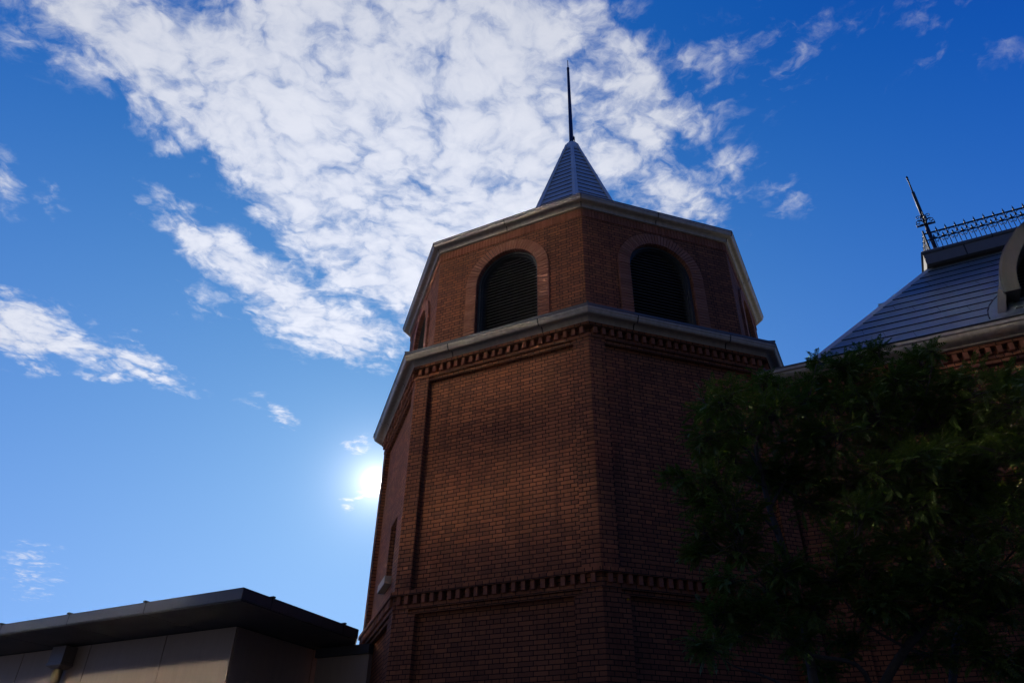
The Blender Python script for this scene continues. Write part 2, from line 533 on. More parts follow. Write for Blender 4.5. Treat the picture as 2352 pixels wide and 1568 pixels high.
# lower wall: core set back between corner pilasters
RW = 4.585; AP = RW * C8; REC = 0.095; APC = AP - REC
mb = MB()
HC = APC * math.tan(math.pi / 8); HW = RW * S8
WS0, WS1, WZ0, WZ1 = -0.06, 0.60, 3.55, 4.66
for k in range(8):
    def cf(s, z, d=0.0, k=k): return fp(k, s, APC - d, z)
    if k == 6:
        mb.face([cf(-HC, -ZO), cf(WS0, -ZO), cf(WS0, 7.1), cf(-HC, 7.1)])
        mb.face([cf(WS1, -ZO), cf(HC, -ZO), cf(HC, 7.1), cf(WS1, 7.1)])
        mb.face([cf(WS0, -ZO), cf(WS1, -ZO), cf(WS1, WZ0), cf(WS0, WZ0)])
        mb.face([cf(WS0, WZ1), cf(WS1, WZ1), cf(WS1, 7.1), cf(WS0, 7.1)])
        q4 = [(WS0, WZ0), (WS1, WZ0), (WS1, WZ1), (WS0, WZ1)]
        for (a0, b0), (a1, b1) in zip(q4, q4[1:] + q4[:1]):
            mb.face([cf(a0, b0), cf(a1, b1), cf(a1, b1, .22), cf(a0, b0, .22)])
    else:
        mb.face([cf(-HC, -ZO), cf(HC, -ZO), cf(HC, 7.1), cf(-HC, 7.1)])
def pilaster_ring(mb, wd, z0, z1):
    for k in range(8):
        n0, t0 = oface(k - 1); n1, t1 = oface(k)
        q = [fp(k - 1, HW - wd, AP, 0), oct(RW, k, 0), fp(k, -HW + wd, AP, 0),
             fp(k, -HW + wd, APC - 0.05, 0), oct((APC - 0.05) / C8, k, 0), fp(k - 1, HW - wd, APC - 0.05, 0)]
        q = [Vector((p.x, p.y, z0 + ZO)) for p in q]
        mb.prism(q, (0, 0, z1 - z0))
pilaster_ring(mb, 0.295, 2.62, 6.885)
pilaster_ring(mb, 0.42, -ZO, 2.625)
lower_wall = mb.build('lower_wall', M_BRICK, tower, UVO)


def dentil_band(name, ztop, parent):
    """top course, a row of dentils, two courses under it"""
    c = MB(); h = 0.0675
    def course(z0, z1, r):
        oct_sweep(c, [(r, z0), (r, z1), (RW - 0.35, z1), (RW - 0.35, z0)])
    course(ztop - h, ztop, RW + 0.075)
    course(ztop - 4 * h - 0.004, ztop - 3 * h, RW + 0.012)
    course(ztop - 5 * h - 0.004, ztop - 4 * h - 0.014, RW - 0.022)
    oct_sweep(c, [(RW - 0.06, ztop - 3 * h), (RW - 0.06, ztop - h), (RW - 0.35, ztop - h), (RW - 0.35, ztop - 3 * h)])
    band = c.build(name, M_BRICK, parent, UVO)
    d = MB(); pitch = 0.1563
    nd = int(2 * HW / pitch)
    for k in range(8):
        n, t = oface(k)
        for i in range(nd):
            s = (i - (nd - 1) / 2) * pitch
            d.cbox(fp(k, s + random.uniform(-.006, .006), AP - 0.02 + random.uniform(-.008, .006), ztop - 2 * h - 0.002), t * (0.034 + random.uniform(-.003, .003)) + n * random.uniform(-.002, .002), n * 0.072, Vector((0, 0, h - 0.003)))
    d.build('dentil_row', M_BRICKB, band)
    return band


dentil_band('cornice_band', 7.165, tower)
dentil_band('middle_band', 2.978, tower)


def cove(r_out, z_out, r_in, z_in, n=9, bulge=0.32):
    """ogee from the outer top edge down and in to the wall"""
    pts = []
    for i in range(n + 1):
        t = i / n
        r = r_out + (r_in - r_out) * t
        z = z_out + (z_in - z_out) * t
        # S curve: round outwards near the top, hollow near the wall
        d = math.sin(2 * math.pi * t) * bulge * 0.30
        nx, nz = (z_out - z_in), -(r_out - r_in)
        L = math.hypot(nx, nz)
        pts.append((r + d * abs(r_out - r_in) * 2.2 * nx / L, z + d * abs(r_out - r_in) * 2.2 * nz / L))
    return pts


def gutter(name, r_out, z_top, lipz, r_wall, joints, corner_joint, parent):
    g = MB()
    lip_r = r_wall + 0.055
    prof = [(r_wall - 0.25, z_top + 0.0), (r_out, z_top), (r_out, z_top - 0.035), (r_out - 0.012, z_top - 0.040)]
    cv = cove(r_out - 0.014, z_top - 0.045, lip_r + 0.02, lipz + 0.035)
    prof += cv + [(lip_r + 0.014, lipz + 0.028), (lip_r + 0.014, lipz), (r_wall - 0.25, lipz)]
    n = len(prof)
    for k in range(8):
        for i in range(n):
            if 4 <= i < 4 + len(cv) - 1: continue
            j = (i + 1) % n
            (r0, z0), (r1, z1) = prof[i], prof[j]
            g.face([oct(r0, k, z0), oct(r0, k + 1, z0), oct(r1, k + 1, z1), oct(r1, k, z1)])
        g.loft([[oct(r, k, z) for r, z in cv], [oct(r, k + 1, z) for r, z in cv]], 0, False, False, True)
    go = g.build(name, M_METAL, parent, UVO)
    # sealed joints between gutter lengths
    P = prof[1:-1]
    for k in (5, 6, 7, 0, 1):
        n_, t = oface(k)
        for s in joints:
            jb = MB()
            for (r0, z0), (r1, z1) in zip(P[:-1], P[1:]):
                a = Vector((r1 - r0, 0, z1 - z0)); nx, nz = -(z1 - z0), (r1 - r0); L = math.hypot(nx, nz) or 1
                ox, oz = -nx / L * 0.004, -nz / L * 0.004
                if ox < 0: pass
                q = [(r0 * C8 + abs(ox), z0 + oz * (1 if ox > 0 else -1)), (r1 * C8 + abs(ox), z1 + oz * (1 if ox > 0 else -1))]
                jb.face([fp(k, s - 0.011, q[0][0], q[0][1]), fp(k, s + 0.011, q[0][0], q[0][1]), fp(k, s + 0.011, q[1][0], q[1][1]), fp(k, s - 0.011, q[1][0], q[1][1])])
            jb.build('gutter_joint', M_JOINT, go)
        if corner_joint:
            jb = MB()
            for (r0, z0), (r1, z1) in zip(P[:-1], P[1:]):
                for kk, sg in ((k, -1), (k - 1, 1)):
                    nn, tt = oface(kk)
                    c0 = oct(r0 + .005, k, z0); c1 = oct(r1 + .005, k, z1)
                    jb.face([c0, c0 - tt * sg * 0.010 + nn * .001, c1 - tt * sg * 0.010 + nn * .001, c1])
            jb.build('gutter_joint', M_JOINT, go)
    return go


# lower cornice, its flashing and the skirt roof up to the upper wall
gutter('lower_gutter', 4.885, 7.335, 7.165, RW, (-0.92, 0.92), False, tower)
f = MB()
oct_sweep(f, [(4.895, 7.335), (4.895, 7.368), (4.88, 7.374), (4.88, 7.400), (4.30, 7.66), (4.0, 7.66), (4.0, 7.335)])
for k in range(8):
    p0 = oct(4.885, k, 7.405); p1 = oct(4.30, k, 7.67)
    f.tube([p0, p1], 0.022, 6)
f.build('skirt_flashing', M_FLASH, tower)

# upper wall with arched openings
RU = 4.262; AU = RU * C8; HU = RU * S8
Z0, Z1, ZS, RI, RO = 7.60, 10.20, 8.985, 0.68, 0.92
SEG = 28
mb = MB()
for k in range(8):
    n, t = oface(k)
    def q(s, z, d=0.0, k=k): return fp(k, s, AU - d, z)
    mb.face([q(-HU, Z0), q(-RI, Z0), q(-RI, ZS), q(-RI, Z1), q(-HU, Z1)])
    mb.face([q(RI, Z0), q(HU, Z0), q(HU, Z1), q(RI, Z1), q(RI, ZS)])
    arc = [(RI * -math.cos(math.pi * i / SEG), ZS + RI * math.sin(math.pi * i / SEG)) for i in range(SEG + 1)]
    for (a0, b0), (a1, b1) in zip(arc[:-1], arc[1:]):
        mb.face([q(a0, b0), q(a1, b1), q(a1, Z1), q(a0, Z1)])
        mb.face([q(a0, b0), q(a0, b0, .30), q(a1, b1, .30), q(a1, b1)])
    for s in (-RI, RI):
        mb.face([q(s, Z0), q(s, ZS), q(s, ZS, .30), q(s, Z0, .30)])
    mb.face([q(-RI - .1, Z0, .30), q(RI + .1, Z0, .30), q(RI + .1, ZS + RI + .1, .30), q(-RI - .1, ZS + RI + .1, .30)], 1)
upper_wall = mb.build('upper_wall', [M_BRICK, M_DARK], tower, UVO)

# soldier course under the upper cornice
mb = MB()
for k in range(8):
    n, t = oface(k); cnt = 46; pt = 2 * HU / cnt
    for i in range(cnt):
        s = -HU + pt * (i + .5)
        mb.cbox(fp(k, s, AU - 0.02 + random.uniform(-.002, .002), 10.085), t * (pt / 2 - 0.0045), n * 0.034, Vector((0, 0, 0.105)))
mb.build('soldier_course', M_BRICKB, tower)

gutter('upper_gutter', 4.490, 10.375, 10.185, RU - 0.01, (0.0,), True, tower)
f = MB()
oct_sweep(f, [(4.497, 10.375), (4.497, 10.392), (4.2, 10.40), (4.2, 10.375)])
f.build('upper_flashing', M_FLASH, tower)

for k in range(8):
    n, t = oface(k)
    ar = MB()
    # jamb headers
    zz = 7.62; h = 0.0675
    while zz + h < ZS + 0.001:
        for sg in (-1, 1):
            ar.cbox(fp(k, sg * (RI + RO) / 2, AU - 0.03 + random.uniform(-.002, .002), zz + h / 2), t * ((RO - RI) / 2), n * 0.080, Vector((0, 0, h / 2 - 0.0065)))
        zz += h
    cnt = 38
    for i in range(cnt):
        a0 = math.pi * i / cnt + 0.0085; a1 = math.pi * (i + 1) / cnt - 0.0085
        zb = ZS - 0.008
        def pp(a, r, d): return fp(k, -r * math.cos(a), AU - 0.03 + d, zb + r * math.sin(a))
        d = 0.080 + random.uniform(-.002, .002)
        ar.box8([pp(a0, RI, -d), pp(a1, RI, -d), pp(a1, RO, -d), pp(a0, RO, -d), pp(a0, RI, d), pp(a1, RI, d), pp(a1, RO, d), pp(a0, RO, d)])
    # mortar bed behind the moulded bricks
    bed = [(-1, -1.37)] + [(-math.cos(math.pi * i / SEG), math.sin(math.pi * i / SEG)) for i in range(SEG + 1)] + [(1, -1.37)]
    bed = [(x_, y_) for x_, y_ in bed]
    for (x0, y0), (x1, y1) in zip(bed[:-1], bed[1:]):
        def bp_(x_, y_, r_): return fp(k, x_ * r_, AU + 0.012, ZS + (y_ * r_ if y_ >= 0 else y_))
        ar.face([bp_(x0, y0, RI + .004), bp_(x1, y1, RI + .004), bp_(x1, y1, RO - .004), bp_(x0, y0, RO - .004)], 1)
    surround = ar.build('arch_surround', [M_ARCH, M_MORTAR], tower)
    # window: frame and louvre blades
    fr = MB()
    def ring(r0, r1, d0, d1):
        pts = [(-1, Z0)] + [(-math.cos(math.pi * i / SEG), math.sin(math.pi * i / SEG)) for i in range(SEG + 1)]
        outer = [fp(k, -r1, 0, 0)]
        path0 = [(-r0, Z0)] + [(-r0 * math.cos(math.pi * i / SEG), ZS + r0 * math.sin(math.pi * i / SEG)) for i in range(SEG + 1)] + [(r0, Z0)]
        path1 = [(-r1, Z0)] + [(-r1 * math.cos(math.pi * i / SEG), ZS + r1 * math.sin(math.pi * i / SEG)) for i in range(SEG + 1)] + [(r1, Z0)]
        for i in range(len(path0) - 1):
            a, b_ = path0[i], path0[i + 1]; c, d_ = path1[i], path1[i + 1]
            fr.face([fp(k, a[0], d1, a[1]), fp(k, b_[0], d1, b_[1]), fp(k, d_[0], d1, d_[1]), fp(k, c[0], d1, c[1])])
            fr.face([fp(k, a[0], d0, a[1]), fp(k, b_[0], d0, b_[1]), fp(k, b_[0], d1, b_[1]), fp(k, a[0], d1, a[1])])
    ring(RI - 0.055, RI - 0.001, AU - 0.29, AU - 0.05)
    ring(RI - 0.075, RI - 0.054, AU - 0.29, AU - 0.10)
    fr.cbox(fp(k, 0, AU - 0.20, 7.74), t * (RI - .06), n * 0.06, Vector((0, 0, 0.05)))
    win = fr.build('louvre_window', M_LOUV, tower)
    lv = MB(); z = 7.86; rr = RI - 0.07
    while z < ZS + rr - 0.02:
        hw = rr if z < ZS else math.sqrt(max(0.0, rr * rr - (z - ZS) ** 2))
        if hw > 0.05:
            c0 = fp(k, 0, AU - 0.25, z + 0.034); c1 = fp(k, 0, AU - 0.185, z - 0.016)
            e = (c1 - c0) / 2; up = Vector((0, 0, 1)).cross(t).normalized(); th = e.cross(t).normalized() * 0.005
            lv.cbox((c0 + c1) / 2, t * hw, e, th)
        z += 0.074
    lv.build('louvre_blades', M_BLADE, win)

# narrow window set deep in the left face
k = 6
n, t = oface(k)
wm = (WS0 + WS1) / 2; wh = (WS1 - WS0) / 2; zm = (WZ0 + WZ1) / 2; zh = (WZ1 - WZ0) / 2
wn = MB(); wn.cbox(fp(k, wm, APC - 0.21, zm), t * (wh + .02), n * 0.008, Vector((0, 0, zh + .02)))
nw = wn.build('narrow_window', M_DARK, tower)
gl = MB(); gl.cbox(fp(k, wm, APC - 0.165, zm), t * (wh - .03), n * 0.004, Vector((0, 0, zh - .03)))
gl.build('window_pane', M_GLASS, nw)
fr = MB()
for s_, z_, hs, hz in ((WS0 + .022, zm, .022, zh), (WS1 - .022, zm, .022, zh), (wm, WZ1 - .022, wh - .044, .022), (wm, WZ0 + .022, wh - .044, .022), (wm, zm, wh - .044, .018)):
    fr.cbox(fp(k, s_, APC - 0.165, z_), t * hs, n * 0.025, Vector((0, 0, hz)))
fr.build('window_frame', M_LOUV, nw)
sl = MB(); sl.cbox(fp(k, wm, APC - 0.03, 3.48), t * (wh + .05), n * 0.15, Vector((0, 0, 0.068)))
sl.build('window_sill', M_STONE, nw)

# low roof and spire clad in lapped metal strips
prof = [(4.30, 10.40), (3.30, 10.72), (2.65, 11.05), (2.22, 11.45), (1.98, 11.9), (1.72, 12.5), (1.345, 13.52), (0.262, 16.52), (0.215, 16.66)]
sp = MB()
def prof_r(z):
    for (r0, z0), (r1, z1) in zip(prof[:-1], prof[1:]):
        if z <= z1: return r0 + (r1 - r0) * (z - z0) / (z1 - z0)
    return prof[-1][0]
zs = [10.40]
while zs[-1] < 16.62: zs.append(min(16.66, zs[-1] + 0.222))
for k in range(8):
    for z0, z1 in zip(zs[:-1], zs[1:]):
        r0, r1 = prof_r(z0) + 0.028, prof_r(z1)
        a, b_, c, d = oct(r0, k, z0), oct(r0, k + 1, z0), oct(r1, k + 1, z1 + .01), oct(r1, k, z1 + .01)
        sp.face([a, b_, c, d])
        sp.face([oct(r0 - 0.045, k, z0 + .006), oct(r0 - 0.045, k + 1, z0 + .006), b_, a], 1)
spire = sp.build('spire_roof', [M_SPIRE, M_JOINT], tower, UVO)
for k in range(8):
    rc = MB()
    for z0, z1 in zip(zs[:-1], zs[1:]):
        pass
    zz = [10.40, 11.6, 12.8, 14.0, 15.2, 16.2, 16.68]
    fine = [z for z in np.linspace(10.4, 16.68, 30)]
    nA, tA = oface(k - 1); nB, tB = oface(k)
    for z0, z1 in zip(fine[:-1], fine[1:]):
        w0 = 0.045 + 0.045 * min(1, prof_r(z0) / 1.4); w1 = 0.045 + 0.045 * min(1, prof_r(z1) / 1.4)
        a0, a1 = oct(prof_r(z0) + .062, k, z0), oct(prof_r(z1) + .062, k, z1)
        rc.face([a0, a0 + tB * w0 - nB * 0.004, a1 + tB * w1 - nB * 0.004, a1])
        rc.face([a0 - tA * w0 - nA * 0.004, a0, a1, a1 - tA * w1 - nA * 0.004])
        rc.face([a0 + tB * w0 - nB * 0.004, a0 + tB * w0 - nB * 0.05, a1 + tB * w1 - nB * 0.05, a1 + tB * w1 - nB * 0.004])
        rc.face([a0 - tA * w0 - nA * 0.05, a0 - tA * w0 - nA * 0.004, a1 - tA * w1 - nA * 0.004, a1 - tA * w1 - nA * 0.05])
    for z in (11.9, 13.0, 14.9, 15.9):      # laps in the ridge cap
        w0 = 0.047 + 0.045 * min(1, prof_r(z) / 1.4); a0 = oct(prof_r(z) + .067, k, z)
        for tt, nn, sg in ((tB, nB, 1), (tA, nA, -1)):
            rc.face([a0, a0 + tt * sg * w0, a0 + tt * sg * w0 + Vector((0, 0, .018)), a0 + Vector((0, 0, .018))])
    rc.build('ridge_cap', M_RIDGE, spire)
ax = lambda z: Vector((TC.x, TC.y, z + ZO))
fn = MB()
fn.loft([[oct(0.30, i, 16.50) for i in range(8)], [oct(0.205, i, 16.80) for i in range(8)], [oct(0.085, i, 16.96) for i in range(8)]], smooth=False)
fn.build('spire_cap', M_RIDGE, tower)
fn = MB()
fn.tube([ax(16.94), ax(17.0), ax(17.02), ax(20.46), ax(20.5), ax(20.56), ax(20.60), ax(20.97)], [0.095, 0.085, 0.066, 0.040, 0.046, 0.046, 0.016, 0.011], 12)
fn.tube([ax(17.25) + Vector((.075, -.02, 0)), ax(17.12) + Vector((.09, -.02, 0)), ax(16.98) + Vector((.10, -.03, 0)), ax(16.86) + Vector((.19, -.05, 0))], 0.012, 6)
fn.cbox(ax(17.14) + Vector((.08, -.02, 0)), (0.022, 0, 0), (0, 0.022, 0), (0, 0, 0.05))
fn.build('finial_rod', M_IRON, tower)

# ================================================================== the brick building on the right
E0 = Vector((4.45028, 11.1993, 6.79818)); TB = R(-27.45)
U = Vector((math.cos(TB), math.sin(TB), 0)); IN = Vector((-U.y, U.x, 0)); ZV = Vector((0, 0, 1))


def B(a, b, c):
    """a along the front to the right, b inwards, c up from the eave"""
    return E0 + U * a + IN * b + ZV * (c + ZO)


def bbox(mb, a0, a1, b0, b1, c0, c1, mi=0):
    mb.obox(B(a0, b0, c0), U * (a1 - a0), IN * (b1 - b0), ZV * (c1 - c0), mi)


EL = 10.0; DEP = 9.0; GZ = -E0.z - ZO
house = thing('brick_building', 'red brick building with a grey metal mansard roof, iron roof cresting and arched dormer', 'building', (B(5, 4, 0).x, B(5, 4, 0).y, 0))
HUV = (E0.x, E0.y, 0)
mb = MB()
bbox(mb, 0.10, EL, 0.40, DEP, GZ, -0.10)
for a0, a1 in ((0.16, 0.75), (4.6, 5.2), (9.0, EL + .01)):
    bbox(mb, a0, a1, 0.33, 0.45, GZ, -0.55)
wall = mb.build('wall', M_BRICK, house, HUV)
c = MB(); h = 0.0675
bbox(c, 0.12, EL + .05, 0.245, 0.6, -0.22 - h, -0.22)
bbox(c, 0.12, EL + .05, 0.300, 0.6, -0.22 - 4 * h, -0.22 - 3 * h)
bbox(c, 0.12, EL + .05, 0.325, 0.6, -0.22 - 5 * h - .004, -0.22 - 4 * h - .014)
cb = c.build('cornice_band', M_BRICK, house, HUV)
d = MB()
for i in range(62):
    a = 0.20 + i * 0.1605
    d.cbox(B(a, 0.33, -0.22 - 2 * h), U * 0.038, IN * 0.075, ZV * (h - .002))
d.build('dentil_row', M_BRICKB, cb)
# ledge and recessed windows of the storey below, level with the band on the tower
c = MB(); zb = 2.978 - E0.z
bbox(c, 0.12, EL + .05, 0.29, 0.6, zb - h, zb)
bbox(c, 0.12, EL + .05, 0.35, 0.6, zb - 4 * h, zb - 3 * h)
mbd = c.build('middle_band', M_BRICK, house, HUV)
d = MB()
for i in range(62):
    d.cbox(B(0.20 + i * 0.1605, 0.37, zb - 2 * h), U * 0.038, IN * 0.06, ZV * (h - .002))
d.build('dentil_row', M_BRICKB, mbd)

# eave gutter
g = MB()
def eave(prof, mi=0, smooth=False):
    if smooth:
        g.loft([[B(-0.0, b, c) for b, c in prof], [B(EL + .2, b, c) for b, c in prof]], mi, False, False, True)
    else:
        for (b0, c0), (b1, c1) in zip(prof[:-1], prof[1:]):
            g.face([B(0, b0, c0), B(EL + .2, b0, c0), B(EL + .2, b1, c1), B(0, b1, c1)], mi)
cv = [(b, c) for b, c in ((0.018, -0.088), (0.020, -0.105), (0.030, -0.125), (0.046, -0.143), (0.068, -0.158), (0.094, -0.170), (0.120, -0.178), (0.150, -0.184), (0.178, -0.188), (0.20, -0.190))]
eave([(0.35, 0.0), (0.0, 0.0), (0.0, -0.056), (0.032, -0.060), (0.032, -0.084), (0.018, -0.088)])
eave(cv, 0, True)
eave([(0.20, -0.190), (0.208, -0.196), (0.198, -0.200), (0.198, -0.222), (0.40, -0.222)])
g.face([B(0, b, c) for b, c in [(0.35, 0.0), (0.0, 0.0), (0.0, -0.056), (0.032, -0.060), (0.032, -0.084)] + cv + [(0.198, -0.222), (0.40, -0.222)]])
eg = g.build('eave_gutter', M_METAL, house, HUV)
f = MB(); bbox(f, -0.01, EL + .21, -0.006, 0.6, 0.001, 0.030)
f.build('eave_flashing', M_FLASH, house)
# flat deck between tower and mansard
f = MB(); bbox(f, 0.1, EL, 0.5, DEP, -0.12, -0.01)
f.build('roof_deck', M_FLASH, house)

# mansard slope in lapped metal sheets
SL = 1.17; HA = 1.0; RT_A = 17.0
rf = MB()
L = math.hypot(1, SL); nrm = (-U * 0 - IN * SL + ZV).normalized()
cs = 0.222; nb = int(2.62 / cs) + 1
for i in range(nb):
    b0 = -0.01 + i * cs; b1 = min(b0 + cs, 2.66)
    a0 = HA + b0 + .01
    x = a0 - random.uniform(0.0, 0.2) - ((i * 0.56) % 1.7)
    lift = nrm * 0.020
    while x < EL - .2:
        xa = max(x, a0); xb = min(x + 1.70, EL)
        if xb - xa > 0.02:
            tl = max(xa, HA + b1 + .01) if xa <= a0 + 1e-6 else xa
            p = [B(xa + .003, b0, .02 + SL * b0) + lift, B(xb - .003, b0, .02 + SL * b0) + lift, B(xb - .003, b1, .02 + SL * b1) + nrm * .002, B(tl + .003, b1, .02 + SL * b1) + nrm * .002]
            rf.face(p)
            rf.face([p[0] - nrm * .03, p[1] - nrm * .03, p[1], p[0]], 1)
        x += 1.70
rf.face([B(HA, -.01, .0), B(EL, -.01, .0), B(EL, 2.66, SL * 2.66), B(HA + 2.67, 2.66, SL * 2.66)], 1)
# hip side and back (out of sight from the front)
rf.face([B(HA, -.01, .0), B(HA + 2.67, 2.66, SL * 2.66), B(HA + 2.67, DEP - 2.7, SL * 2.66), B(HA, DEP, 0)], 0)
rf.face([B(HA, DEP, 0), B(HA + 2.67, DEP - 2.7, SL * 2.66), B(EL, DEP - 2.7, SL * 2.66), B(EL, DEP, 0)], 0)
rf.face([B(HA + 2.67, 2.66, SL * 2.66), B(EL, 2.66, SL * 2.66), B(EL, DEP - 2.7, SL * 2.66), B(HA + 2.67, DEP - 2.7, SL * 2.66)], 0)
rf.face([B(EL, -.01, 0), B(EL, DEP, 0), B(EL, DEP - 2.7, SL * 2.66), B(EL, 2.66, SL * 2.66)], 0)
roof = rf.build('mansard_roof', [M_SLATE, M_JOINT], house, HUV)
hp = MB()
hd = (U + IN + ZV * SL).normalized()
p0 = B(HA - .01, -.01, .02); p1 = B(HA + 2.63, 2.62, .02 + SL * 2.62)
sd1 = U - hd * U.dot(hd); sd1.normalize()
sd2 = IN - hd * IN.dot(hd); sd2.normalize()
o = (nrm + (-U * SL + ZV).normalized()).normalized() * 0.035
hp.box8([p0 + o, p0 + sd1 * .075 + o * .7, p0 + sd1 * .075 - o * .2, p0 - o, p1 + o, p1 + sd1 * .075 + o * .7, p1 + sd1 * .075 - o * .2, p1 - o])
hp.box8([p0 + o, p0 + sd2 * .075 + o * .7, p0 + sd2 * .075 - o * .2, p0 - o, p1 + o, p1 + sd2 * .075 + o * .7, p1 + sd2 * .075 - o * .2, p1 - o])
hp.build('hip_cap', M_RIDGE, roof)

# coping box at the top of the slope with a rolled edge
cp = MB(); CA = 3.545; CB = 2.37
bbox(cp, CA, EL + .1, CB, CB + .12, 3.03, 3.285)
bbox(cp, CA, CA + .12, CB + .12, DEP - 2.5, 3.03, 3.285)
bbox(cp, CA + .10, EL, CB + .10, DEP - 2.6, 3.10, 3.27)
bbox(cp, CA + .12, EL, CB + .16, CB + .5, 2.93, 3.10, 1)
cop = cp.build('coping', [M_PANELG, M_FLASH], house, HUV)
rl = MB()
rl.tube([B(CA - .005, CB + .02, 3.335), B(EL + .1, CB + .02, 3.335)], 0.052, 14)
rl.tube([B(CA + .02, CB + .0, 3.335), B(CA + .02, DEP - 2.5, 3.335)], 0.052, 14)
bbox(rl, CA + .05, EL, CB + .06, DEP - 2.6, 3.30, 3.385)
rl.build('coping_roll', M_FLASH, cop)
for a in (4.30, 5.65, 7.0, 8.4):
    jt = MB(); bbox(jt, a - .012, a + .012, CB - .006, CB + .05, 3.032, 3.283); jt.build('coping_joint', M_JOINT, cop)
for a in (3.93, 4.83, 5.75, 6.7):
    jt = MB(); jt.tube([B(a - .008, CB + .02, 3.335), B(a + .008, CB + .02, 3.335)], 0.056, 14); jt.build('roll_joint', M_JOINT, cop)

# iron cresting along the roof edge
RB = 2.72; RA = 3.76; PT = 0.182; ZR = 3.385
fence = MB()
rail_end = EL - .2
bbox(fence, RA - .0, rail_end, RB - .012, RB + .012, 4.055, 4.083)
bbox(fence, RA - .0, rail_end, RB - .010, RB + .010, 3.868, 3.888)
bbox(fence, RA - .016, RA + .016, RB - .016, RB + .016, ZR, 4.16)
bbox(fence, RA - .012, RA + .012, RB + .016, DEP - 2.8, 4.055, 4.083)
bbox(fence, RA - .010, RA + .010, RB + .016, DEP - 2.8, 3.868, 3.888)
cres = fence.build('roof_cresting', M_IRON, house)

def spear(mb, p, z0, tip, w=0.024):
    """spear head: collar, leaf shaped blade"""
    q = [(0.009, 0), (0.020, .010), (0.009, .022), (0.013, .036), (0.021, .060), (0.012, .10), (0.003, .150)]
    s = (tip - z0) / .135
    mb.loft([[p + ZV * (z0 + ZO + E0.z + zz * s) + Vector((math.cos(i * math.pi / 3) * r, math.sin(i * math.pi / 3) * r, 0)) for i in range(6)] for r, zz in q], smooth=False)
    for sg in (-1, 1):
        mb.tube([p + ZV * (z0 + ZO + E0.z + .02 * s), p + U * sg * .026 + ZV * (z0 + ZO + E0.z + .035 * s), p + U * sg * .040 + ZV * (z0 + ZO + E0.z + .022 * s)], [.010, .010, .006], 5)

def curl(mb, pts, r=0.009):
    mb.tube(pts, r, 5)

na = int((rail_end - RA) / PT)
def picket(aa, bb, along):
    x = MB(); p = E0 + U * aa + IN * bb
    base = Vector((p.x, p.y, 0))
    x.tube([base + ZV * (ZR + E0.z + ZO), base + ZV * (4.09 + E0.z + ZO)], 0.0085, 6)
    spear(x, base, 4.045, 4.185)
    # scrolls hanging under the lower rail
    for sg in (-1, 1):
        pts = [base + along * sg * (.012 + .036 * math.sin(t * 1.2)) + ZV * (E0.z + ZO + 3.868 - .014 - .06 * math.sin(t * .9) ** 1.0 - .012 * t) for t in (0, .5, 1.0, 1.5)]
        pts += [pts[-1] + along * sg * .018 + ZV * .012, pts[-1] + along * sg * .026 + ZV * .034, pts[-1] + along * sg * .010 + ZV * .042]
        curl(x, pts, .0075)
    x.build('tall_picket', M_IRON, cres)
def short_picket(aa, bb, along):
    x = MB(); p = E0 + U * aa + IN * bb; base = Vector((p.x, p.y, 0))
    x.tube([base + ZV * (ZR + E0.z + ZO), base + ZV * (3.90 + E0.z + ZO)], 0.0085, 6)
    spear(x, base, 3.885, 4.005)
    x.build('short_picket', M_IRON, cres)
def hoop(aa, bb, along):
    x = MB(); p = E0 + U * aa + IN * bb; base = Vector((p.x, p.y, E0.z + ZO + 3.972))
    x.tube([base + along * .080 * math.cos(i * math.pi / 10) + ZV * .080 * math.sin(i * math.pi / 10) for i in range(21)], .0075, 5, cap=False)
    x.build('hoop', M_IRON, cres)
for i in range(12):
    a = RA + 0.075 + i * PT
    picket(a, RB, U); short_picket(a + PT / 2, RB, U); hoop(a + PT / 2, RB, U)
for i in range(6):
    bq = RB + 0.12 + i * PT
    picket(RA, bq, IN); hoop(RA, bq + PT / 2, IN)

# mast with scrolls standing on the roof corner
MA, MBB = 3.885, 2.80
mz = lambda z: B(MA, MBB, z)
x = MB()
x.tube([mz(3.385), mz(3.40), mz(3.46), mz(3.58), mz(3.66), mz(4.30)], [0.10, 0.095, 0.062, 0.045, 0.040, 0.036], 10)
x.tube([mz(4.30), mz(5.34), mz(5.36), mz(5.37)], [0.036, 0.033, 0.036, 0.02], 10)
x.tube([mz(5.36), mz(5.74), mz(5.76), mz(5.80), mz(5.84), mz(5.90)], [0.017, 0.014, 0.022, 0.016, 0.028, 0.004], 8)
mast = x.build('roof_mast', M_IRON, house)
x = MB()
x.cbox(mz(4.37), U * .185, IN * .014, ZV * .016)
x.cbox(mz(4.37), IN * .185, U * .014, ZV * .016)
x.build('cross_arm', M_IRON, mast)
def scroll(dirv, sg):
    x = MB(); d = dirv * sg
    def sp_(cx, cz, r0, turns, st, flip=1):
        return [mz(cz) + d * (cx) + d * (math.cos(st + flip * t * turns * 2 * math.pi) * r0 * (1 - .62 * t)) + ZV * (math.sin(st + flip * t * turns * 2 * math.pi) * r0 * (1 - .62 * t)) for t in [i / 12 for i in range(13)]]
    x.tube([mz(4.66) + d * .035, mz(4.55) + d * .05] + sp_(.125, 4.475, .055, 1.1, 2.4, -1), .0085, 5)
    x.tube([mz(4.44) + d * .035, mz(4.56) + d * .06] + sp_(.10, 4.62, .050, 1.1, 3.6, -1), .0085, 5)
    x.tube([mz(4.40) + d * .04, mz(4.41) + d * .09] + sp_(.145, 4.425, .042, 1.0, 4.2, 1), .0085, 5)
    x.tube([mz(4.50) + d * .05, mz(4.54) + d * .10, mz(4.53) + d * .14], [.016, .012, .006], 5)
    x.build('scroll', M_IRON, mast)
for dv in (U, IN):
    scroll(dv, 1); scroll(dv, -1)

